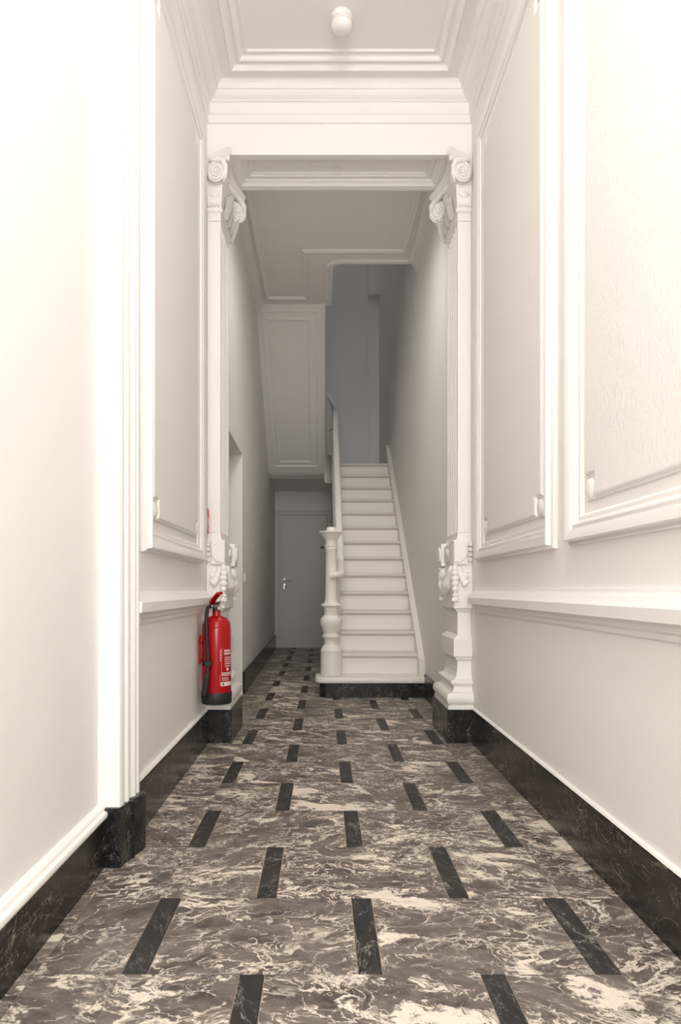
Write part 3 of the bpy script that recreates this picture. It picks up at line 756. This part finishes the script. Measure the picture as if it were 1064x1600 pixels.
lever(lf, dx0 + 0.07, -0.012, 1.058)
b = B(); lathe(b, [(0, 0), (0.021, 0), (0.022, 0.004), (0.018, 0.009), (0.009, 0.010), (0.009, 0.016), (0, 0.016)], seg=20, mat=Matrix.Translation((dx0 + 0.07, -0.012, 0.985)) @ Matrix.Rotation(R(90), 4, 'X')); obj('lock', b, M['chrome'], lf, 'auto')
b = B(); cbox(b, dx0 + 0.068, dx0 + 0.072, -0.052, -0.026, 0.975, 0.992, 0.001); cbox(b, dx0 + 0.060, dx0 + 0.080, -0.056, -0.052, 0.915, 0.990, 0.0015); obj('key', b, M['chrome'], lf)
b = B(); tube(b, [(dx1 - 0.085, -0.014, 1.565), (dx1 - 0.085, -0.05, 1.565), (dx1 - 0.10, -0.055, 1.568)], 0.007, 8); cbox(b, dx1 - 0.1, dx1 - 0.05, -0.02, -0.011, 1.548, 1.582, 0.002); obj('coat_hook', b, M['darkmetal'], lf, True)

d2 = empty('door_2', (0, 0, 0)); tag(d2, 'side door set deep in the left wall just beyond the pilaster', 'door', kind='structure')
xd = xl(5.4) - 0.135
b = B(); cbox(b, xd - 0.04, xd, 4.985, 5.895, 0.008, 2.075, 0.002); lf2 = obj('door_leaf', b, M['door'], d2)
b = B(); yh, zh = 5.80, 1.065
lathe(b, [(0, 0), (0.024, 0), (0.025, 0.004), (0.022, 0.008), (0.012, 0.009), (0.010, 0.05), (0, 0.05)], seg=20, mat=Matrix.Translation((xd, yh, zh)) @ Matrix.Rotation(R(90), 4, 'Y'))
tube(b, [(xd + 0.045, yh, zh), (xd + 0.052, yh - 0.015, zh), (xd + 0.052, yh - 0.12, zh)], 0.0095, 12); obj('lever_handle', b, M['chrome'], lf2, 'auto')
b = B(); lathe(b, [(0, 0), (0.021, 0), (0.022, 0.004), (0.018, 0.009), (0, 0.012)], seg=20, mat=Matrix.Translation((xd, yh, 0.985)) @ Matrix.Rotation(R(90), 4, 'Y')); obj('lock', b, M['chrome'], lf2, 'auto')
b = B(); cbox(b, xd + 0.01, xd + 0.05, yh - 0.002, yh + 0.002, 0.975, 0.992, 0.001); cbox(b, xd + 0.045, xd + 0.052, yh - 0.012, yh + 0.012, 0.91, 0.99, 0.0015); obj('key', b, M['darkmetal'], lf2)

sw = empty('light_switch', (xl(6.06), 6.06, 1.02)); tag(sw, 'small white light switch on the corridor wall past the side door', 'light switch')
b = B(); cbox(b, 0, 0.010, -0.04, 0.04, -0.04, 0.04, 0.003); obj('plate', b, M['plastic'], sw)
b = B(); cbox(b, 0.006, 0.014, -0.026, 0.026, -0.026, 0.026, 0.002); obj('rocker', b, M['plastic'], sw)

# ------------------------------------------------------------------ staircase
st = empty('staircase', (0, 0, 0)); tag(st, 'white painted staircase climbing to a landing beside the corridor', 'staircase')
D0, G, RH = 5.72, 0.225, 0.180
SXL, SXR = 0.150, 0.826
ztop = lambda i: 0.175 + RH * i
ynos = lambda i: D0 + G * i
# bottom step: black marble riser block and white bullnosed slab
def roundrect(x0, x1, y0, y1, r):
    pts = [(x1, y1), (x0, y1)] + [(x0 + r - r * math.cos(a), y0 + r - r * math.sin(a)) for a in [i * math.pi / 2 / 8 for i in range(9)]] + [(x1, y0)]
    return pts
b = B(); prism(b, roundrect(-0.032, XRC - 0.002, D0 + 0.035, 5.98, 0.06), 0, 0.125); obj('marble_riser', b, M['blackface'], st)
b = B(); rs = []
for z, e in ((0.125, 0.010), (0.128, 0.003), (0.140, 0.0), (0.158, 0.0), (0.170, 0.005), (0.175, 0.016)):
    rs.append([(x, y, z) for x, y in roundrect(-0.068 + e, XRC - 0.001, D0 + e, 6.0, 0.085 - e * 0.5)])
rings(b, rs); obj('bottom_step', b, M['stair'], st, 'auto')
TR = [(0, -0.020), (-0.004, -0.036), (-0.002, -0.040), (0.012, -0.042), (0.016, -0.050), (0.020, -0.060), (0.026, -0.062)]
for i in range(1, 14):
    y, z = ynos(i), ztop(i)
    yb = ynos(i + 1) + 0.03 if i < 13 else y + 0.3
    # tread: nosing with a small scotia under it
    pr = [(y + 0.014, z), (y + 0.004, z - 0.004), (y, z - 0.014), (y + 0.002, z - 0.024), (y + 0.008, z - 0.030), (y + 0.024, z - 0.031), (y + 0.026, z - 0.040), (y + 0.034, z - 0.048), (y + 0.040, z - 0.050), (yb, z - 0.050), (yb, z)]
    b = B(); prism_x(b, pr, SXL, SXR + 0.01); obj('tread', b, M['step'], st, 'auto')
    b = B(); z0 = ztop(i - 1) if i > 0 else 0
    # riser board with softly rounded lower corner towards the wall
    x0, x1, r = SXL + 0.002, SXR - 0.018, 0.022
    pts = [(x0, z - 0.045), (x0, z0 + 0.001), (x1 - r, z0 + 0.001)] + [(x1 - r + r * math.sin(a), z0 + 0.001 + r - r * math.cos(a)) for a in [k * math.pi / 2 / 5 for k in range(1, 6)]] + [(x1, z - 0.045)]
    rings(b, [[(x, yy, zz) for x, zz in pts] for yy in (y + 0.030, y + 0.052)]); obj('riser', b, M['stair'], st)
    b = B(); box(b, SXL, SXR, y + 0.040, y + 0.06, z0 - 0.04, z - 0.045); obj('riser_backing', b, M['stair'], st)
pitch = lambda y: 0.175 + (y - D0) * RH / G
# wall string with a moulded top edge
ya, yb_ = D0 + 0.06, ynos(13) + 0.25
up = 0.068
b = B(); prism_x(b, [(ya, 0.176), (ya, pitch(ya) + up), (yb_, pitch(yb_) + up), (yb_, pitch(yb_) - 0.4), (ya + 0.6, 0.176)], SXR, XRC); obj('wall_string', b, M['stair'], st)
dv = Vector((0, G, RH)).normalized()
for off, hh, th in ((up - 0.012, 0.022, 0.010), (up - 0.055, 0.012, 0.006)):
    b = B(); prism_x(b, [(ya, pitch(ya) + off), (ya, pitch(ya) + off + hh), (yb_, pitch(yb_) + off + hh), (yb_, pitch(yb_) + off)], SXR - th, XRC - 0.01); obj('string_moulding', b, M['stair'], st)
b = B(); cbox(b, SXR - 0.012, XRC - 0.004, ya - 0.014, ya + 0.022, 0.1755, pitch(ya) + up + 0.030, 0.003); obj('string_end', b, M['stair'], st)
# outer string and spandrel below it
yo = 5.97
b = B(); prism_x(b, [(yo, 0.176), (yo, pitch(yo) + 0.06), (8.72, pitch(8.72) + 0.06), (8.72, pitch(8.72) - 0.34), (6.6, 0.50), (6.2, 0.176)], 0.112, SXL + 0.004); obj('outer_string', b, M['stair'], st)
b = B(); prism_x(b, [(6.01, 0), (6.01, 0.15), (8.9, pitch(8.9) - 0.06), (YE, 2.40), (YE, 0)], 0.118, 0.140); obj('spandrel', b, M['wall'], st)
b = B(); box(b, 0.114, 0.15, 6.01, YE - 0.02, 0, 0.12); obj('spandrel_skirting', b, M['black'], st)
# landing
ZL = ztop(13)
b = B(); box(b, xl(9.5) - 0.03, XRC, 9.36, YE, 2.44, ZL - 0.002); box(b, 0.12, XRC, ynos(13) + 0.2, 9.3, 2.40, ZL - 0.002); obj('landing', b, M['stair'], st)
# well string that turns from the lower flight round to the upper flight
def turn(x_in, n=12):
    pts = [(0.135 + x_in, 8.60)]
    for i in range(n + 1):
        a = i / n * math.pi / 2; pts.append((0.020 + x_in + (0.115) * math.cos(a), 8.95 + 0.26 * math.sin(a)))
    return pts
b = B(); tp = turn(0); rs = []
for k, (x, y) in enumerate(tp):
    q = k / (len(tp) - 1); lo, hi = 2.30 + 0.06 * q, 2.66 + 0.10 * q
    if k < 2: lo, hi = pitch(y) - 0.22, pitch(y) + 0.10
    a0 = tp[max(k - 1, 0)]; a1 = tp[min(k + 1, len(tp) - 1)]; dx, dy = a1[0] - a0[0], a1[1] - a0[1]; l = math.hypot(dx, dy); nx, ny = dy / l * 0.016, -dx / l * 0.016
    rs.append([(x - nx, y - ny, lo), (x + nx, y + ny, lo), (x + nx, y + ny, hi), (x - nx, y - ny, hi)])
rings(b, rs); obj('well_string', b, M['stair'], st, 'auto')
# upper flight: sloping slab with moulded soffit
y0s, z0s, y1s, z1s = 9.26, 2.44, 7.28, ZC - 0.012
xl0, xl1 = xl(8.3) - 0.06, 0.020
b = B()
ln = math.hypot(y1s - y0s, z1s - z0s)
pts = [(y1s, z1s)]
for i in range(7):                          # softened lower edge
    a = i / 6; pts.append((y0s - 0.10 * (1 - a) ** 2 + 0.16 * a ** 2, z0s + 0.08 * (1 - a) ** 2))
pts += [(y0s + 0.25, z0s + 0.30), (y1s + 0.45, z1s + 0.35), (y1s, z1s + 0.35)]
prism_x(b, pts, xl0, xl1); uf = obj('upper_flight', b, M['trim'], st)
Us = Vector((1, 0, 0)); Vs = Vector((0, y1s - (y0s - 0.06), z1s - (z0s + 0.05))).normalized(); Ns = Vector((0, -Vs.z, Vs.y)); Ns = -Ns if Ns.z > 0 else Ns
L0 = math.hypot(y1s - (y0s - 0.06), z1s - (z0s + 0.05))
O_ = Vector((0, y0s - 0.06, z0s + 0.05))
P1 = [(0, 0), (0, 0.007), (0.008, 0.011), (0.024, 0.011), (0.034, 0.006), (0.040, 0.0)]
P2 = [(0, 0), (0, 0.010), (0.006, 0.014), (0.016, 0.014), (0.024, 0.0)]
b = B(); sweep(b, rect(-0.665, -0.045, 0.09, L0 - 0.06), P1, O_, Us, Vs, Ns); obj('soffit_moulding', b, M['trim'], uf)
b = B(); sweep(b, rect(-0.605, -0.135, 0.17, L0 - 0.16), P1, O_, Us, Vs, Ns); obj('soffit_moulding', b, M['trim'], uf)
b = B(); prism_x(b, [(y1s - 0.02, z1s - 0.01), (y1s - 0.02, z1s + 0.6), (y0s + 0.1, z0s + 0.42), (y0s + 0.1, z0s + 0.02), (y0s - 0.06, z0s + 0.04)], xl1 - 0.035, xl1); obj('upper_string', b, M['stair'], st)

# newel post
NW = (0.069, 5.85)
yc = [(75, 0), (76, .034), (80, .039), (106, .040), (110, .050), (114, .104), (122, .106), (128, .100), (136, .086), (148, .080), (152, .074), (168, .066), (176, .060), (196, .050), (212, .048), (226, .050), (230, .057), (240, .058), (246, .052), (258, .053), (266, .053), (274, .047),
      (480, .0485), (690, .052), (718, .058), (730, .066), (736, .082), (742, .086), (752, .086), (760, .078), (764, .066), (782, .060), (790, .060), (796, .065), (802, .060), (810, .060), (816, .066), (822, .061), (832, .064), (845, .074), (858, .088), (872, .095), (890, .096), (915, .091), (945, .080), (975, .069), (990, .066), (998, .066), (1003, .076), (1012, .078), (1024, .074), (1030, .062), (1040, .060), (1085, .061), (1092, .070), (1100, .074), (1120, .086), (1132, .093), (1140, .094), (1144, .090), (1150, .090), (1160, .0905), (1349, .093)]
prof = [(r, 1.5247 - y / 1002.0) for y, r in yc]
b = B(); lathe(b, prof, NW[0], NW[1], 0, 40); obj('newel_post', b, M['stair'], st, 'auto')
# handrail: curls round the newel, climbs, then turns at the landing
rz = lambda y: 1.04 + 0.80 * (y - 5.90)
path = []
for i in range(9):
    a = R(-98 + i * 10.5); path.append((NW[0] + 0.082 * math.cos(a) * 1.0, NW[1] + 0.088 * math.sin(a), 1.035 + 0.0010 * i))
path += [(0.150, 5.90, 1.055), (0.151, 5.98, 1.108), (0.150, 6.10, rz(6.10))]
for i in range(1, 14): y = 6.10 + (8.60 - 6.10) * i / 13; path.append((0.149, y, rz(y)))
for i in range(1, 11):
    a = i / 10 * math.pi / 2; path.append((0.020 + 0.129 * math.cos(a), 8.72 + 0.36 * math.sin(a), rz(8.60) + 0.33 * math.sin(i / 10 * 1.4)))
sec = [(-0.026, -0.022), (0.026, -0.022), (0.034, -0.008), (0.036, 0.006), (0.030, 0.020), (0.016, 0.029), (-0.016, 0.029), (-0.030, 0.020), (-0.036, 0.006), (-0.034, -0.008)]
b = B(); rs = []; P = [Vector(p) for p in path]
for i, p in enumerate(P):
    t = (P[min(i + 1, len(P) - 1)] - P[max(i - 1, 0)]).normalized(); side = t.cross(Vector((0, 0, 1))).normalized(); upv = side.cross(t)
    rs.append([tuple(p + side * a + upv * h) for a, h in sec])
rings(b, rs); obj('handrail', b, M['stair'], st, 'auto')
# iron-thin balusters between outer string and handrail
def baluster(x, y, z0, z1):
    h = z1 - z0; b = B()
    lathe(b, [(0.011, 0), (0.011, 0.10 * h), (0.014, 0.11 * h), (0.009, 0.14 * h), (0.007, 0.5 * h), (0.009, 0.86 * h), (0.013, 0.89 * h), (0.010, 0.92 * h), (0.010, h)], x, y, z0, 10); return obj('baluster', b, M['stair'], st, True)
for i in range(1, 13):
    y = ynos(i) + 0.11; baluster(0.131, y, pitch(y) + 0.055, rz(y) - 0.02)
for q in (4, 7, 10):
    x, y = tp[q]; baluster(x, y, 2.70, rz(8.6) + 0.12 + 0.03 * q - 0.02)
b = B(); tube(b, [(x, y, 3.05 - (0.03 if k == 0 else 0)) for k, (x, y) in enumerate(turn(0.0))][1:], 0.008, 8); obj('tie_bar', b, M['stair'], st, True)

# ------------------------------------------------------------------ fire extinguisher
fe = empty('fire_extinguisher', (-0.606, 3.87, 0.272)); fe.scale = (1.065, 1.065, 1.065); tag(fe, 'red fire extinguisher with black hose hung before the left pilaster', 'fire extinguisher')
RB = 0.077
body = [(0.0, 0.012), (0.070, 0.012), (0.0735, 0.02), (RB, 0.03), (RB, 0.385), (0.0755, 0.398), (0.0745, 0.402), (0.0755, 0.406), (0.0745, 0.418), (0.068, 0.436), (0.054, 0.452), (0.034, 0.462), (0.024, 0.466), (0.022, 0.474), (0.022, 0.492), (0.0, 0.494)]
cyl = obj('cylinder', lathe(B(), body, seg=48), M['red'], fe, 'auto')
obj('foot_ring', lathe(B(), [(0.060, 0.004), (0.076, 0.0), (0.080, 0.006), (0.0815, 0.058), (0.079, 0.062), (0.0772, 0.062), (0.070, 0.02)], seg=48), M['rubber'], fe, 'auto')
b = B(); lathe(b, [(0, 0.488), (0.021, 0.488), (0.023, 0.492), (0.023, 0.506), (0.016, 0.510), (0.015, 0.534), (0, 0.536)], seg=24)
cbox(b, -0.018, 0.018, -0.030, 0.014, 0.505, 0.528, 0.003); vv = obj('valve', b, M['darkmetal'], fe, 'auto')
b = B(); lathe(b, [(0, 0), (0.011, 0), (0.012, 0.003), (0.012, 0.012), (0.010, 0.015), (0, 0.015)], seg=20, mat=Matrix.Translation((0.014, -0.024, 0.507)) @ Matrix.Rotation(R(90), 4, 'X') @ Matrix.Rotation(R(25), 4, 'Y')); obj('pressure_gauge', b, M['chrome'], vv, 'auto')
b = B(); lathe(b, [(0, 0), (0.009, 0), (0.010, 0.02), (0, 0.02)], seg=16, mat=Matrix.Translation((-0.018, -0.016, 0.516)) @ Matrix.Rotation(R(-90), 4, 'Y')); obj('hose_nut', b, M['chrome'], vv, 'auto')
# squeeze lever (top) and carrying handle (below)
def strap(name, pts, wd, th, mat):
    b = B(); P = [Vector(p) for p in pts]; rs = []
    for i, p in enumerate(P):
        t = (P[min(i + 1, len(P) - 1)] - P[max(i - 1, 0)]).normalized(); side = Vector((-t.y, t.x, 0)).normalized() if abs(t.z) < 0.95 else Vector((0, 1, 0)); nn = t.cross(side)
        w_, h = wd / 2, th / 2
        rs.append([tuple(p + side * a + nn * c) for a, c in ((-w_, -h * 0.5), (-w_ * 0.7, -h), (w_ * 0.7, -h), (w_, -h * 0.5), (w_, h * 0.5), (w_ * 0.7, h), (-w_ * 0.7, h), (-w_, h * 0.5))])
    rings(b, rs); return obj(name, b, M[mat], fe, 'auto')
strap('squeeze_lever', [(-0.024, 0.012, 0.520), (-0.022, -0.006, 0.538), (-0.008, -0.028, 0.556), (0.010, -0.048, 0.574), (0.022, -0.060, 0.584), (0.032, -0.068, 0.585)], 0.032, 0.015, 'red')
strap('carrying_handle', [(-0.006, -0.012, 0.522), (0.006, -0.030, 0.527), (0.014, -0.046, 0.534), (0.022, -0.058, 0.538)], 0.022, 0.008, 'darkmetal')
b = B(); tube(b, [(0.030 + 0.014 * math.cos(a), -0.018, 0.535 + 0.014 * math.sin(a)) for a in [i * 2 * math.pi / 20 for i in range(20)]], 0.0013, 6, closed=True); obj('safety_pin', b, M['chrome'], fe, True)
# hose: over the left shoulder and down the front-left
hp = [(-0.028, -0.016, 0.516), (-0.036, -0.024, 0.514), (-0.042, -0.040, 0.500), (-0.044, -0.056, 0.468), (-0.042, -0.072, 0.420), (-0.038, -0.081, 0.360), (-0.034, -0.085, 0.30), (-0.030, -0.088, 0.235), (-0.030, -0.089, 0.19), (-0.034, -0.089, 0.15)]
fine = []
for i in range(len(hp) - 1):
    for k in range(4):
        q = k / 4; p0 = Vector(hp[max(i - 1, 0)]); p1 = Vector(hp[i]); p2 = Vector(hp[i + 1]); p3 = Vector(hp[min(i + 2, len(hp) - 1)])
        fine.append(0.5 * ((2 * p1) + (p2 - p0) * q + (2 * p0 - 5 * p1 + 4 * p2 - p3) * q * q + (3 * p1 - p0 - 3 * p2 + p3) * q ** 3))
fine.append(Vector(hp[-1]))
b = B(); tube(b, fine, 0.0105, 12); obj('hose', b, M['rubber'], fe, True)
b = B(); a0, a1 = Vector((-0.033, -0.089, 0.165)), Vector((-0.050, -0.089, 0.050)); tube(b, [a0.lerp(a1, q) for q in (0, 0.02, 0.08, 0.5, 0.94, 1)], [0.011, 0.0135, 0.0145, 0.0165, 0.018, 0.017], 14); obj('nozzle', b, M['rubber'], fe, True)
b = B(); lathe(b, [(0.0775, 0.205), (0.0800, 0.206), (0.0800, 0.232), (0.0775, 0.233)], seg=48)
bmesh.ops.delete(b, geom=[f for f in b.faces if not (-R(150) < math.atan2(f.calc_center_median().y, f.calc_center_median().x) < -R(95))], context='FACES')
cbox(b, -0.046, -0.012, -0.101, -0.074, 0.206, 0.232, 0.003); obj('hose_clip', b, M['rubber'], fe)
# wall bracket
b = B(); cbox(b, -0.0925, -0.083, -0.030, 0.020, 0.21, 0.335, 0.002); cbox(b, -0.088, -0.074, -0.012, 0.012, 0.315, 0.330, 0.002); cbox(b, -0.088, -0.074, -0.012, 0.012, 0.22, 0.235, 0.002); obj('bracket', b, M['red'], fe)
b = B(); cbox(b, -0.091, -0.070, -0.024, 0.014, 0.335, 0.362, 0.005); obj('bracket_hook', b, M['red'], fe)
# printed label wrapped on the cylinder, on the side that faces the hall
def wrap_quad(bm, a0, a1, z0, z1, r=RB + 0.0006, n=6):
    prev = None
    for i in range(n + 1):
        a = R(a0 + (a1 - a0) * i / n); p = (bm.verts.new((r * math.sin(a), -r * math.cos(a), z0)), bm.verts.new((r * math.sin(a), -r * math.cos(a), z1)))
        if prev: bm.faces.new((prev[0], p[0], p[1], prev[1]))
        prev = p
b = B()
def words_line(bm, a0, a1, z, h, rnd):
    a = a0
    while a < a1 - 1:
        w_ = rnd.uniform(1.2, 4.2); wrap_quad(bm, a, min(a + w_, a1), z, z + h, n=2); a += w_ + 0.9
rnd = random.Random(3)
wrap_quad(b, 28, 28.8, 0.165, 0.30, n=1)
for z in (0.278, 0.262): words_line(b, 40, 78, z, 0.010, rnd)
wrap_quad(b, 31, 82, 0.272, 0.2728)
for z in (0.245, 0.234, 0.222, 0.211, 0.199): words_line(b, 42, 84, z, 0.005, rnd)
for z in (0.300, 0.288, 0.276, 0.262, 0.250): words_line(b, 22.5, 26.5, z - 0.02, 0.008, rnd)
for z in (0.165, 0.158, 0.151): words_line(b, 28, 84, z, 0.0045, rnd)
for z in (0.140, 0.133, 0.126): words_line(b, 30, 64, z, 0.003, rnd)
wrap_quad(b, 22, 23, 0.10, 0.155, n=1)
wrap_quad(b, 26, 86, 0.098, 0.119, n=8)
wrap_quad(b, 50, 62, 0.178, 0.192); 
obj('label_print', b, M['print'], fe)
b = B(); wrap_quad(b, 32, 39, 0.103, 0.114, RB + 0.0012, 3); obj('label_mark', b, M['darkmetal'], fe)

# ------------------------------------------------------------------ fire sign on the left wall
fs = empty('fire_sign', (-0.690, 4.073, 1.328)); tag(fs, 'small red and white fire sign in the corner by the left pilaster', 'sign')
b = B(); cbox(b, -0.015, 0.0, -0.048, 0.044, -0.073, 0.073, 0.001); obj('sign_plate', b, M['signred'], fs)
b = B()
def plate_poly(pts): b.faces.new([b.verts.new((0.0008, y, z)) for y, z in pts])
plate_poly([(-0.046, 0.030), (0.042, 0.0), (0.042, -0.016), (-0.046, 0.012)])
plate_poly([(-0.046, 0.004), (0.042, -0.022), (0.042, -0.034), (-0.046, -0.012)])
plate_poly([(-0.030, -0.024), (-0.012, -0.024), (-0.012, -0.058), (-0.030, -0.058)])
plate_poly([(0.004, -0.042), (0.020, -0.038), (0.034, -0.060), (0.016, -0.064)])
obj('sign_marks', b, M['print'], fs)
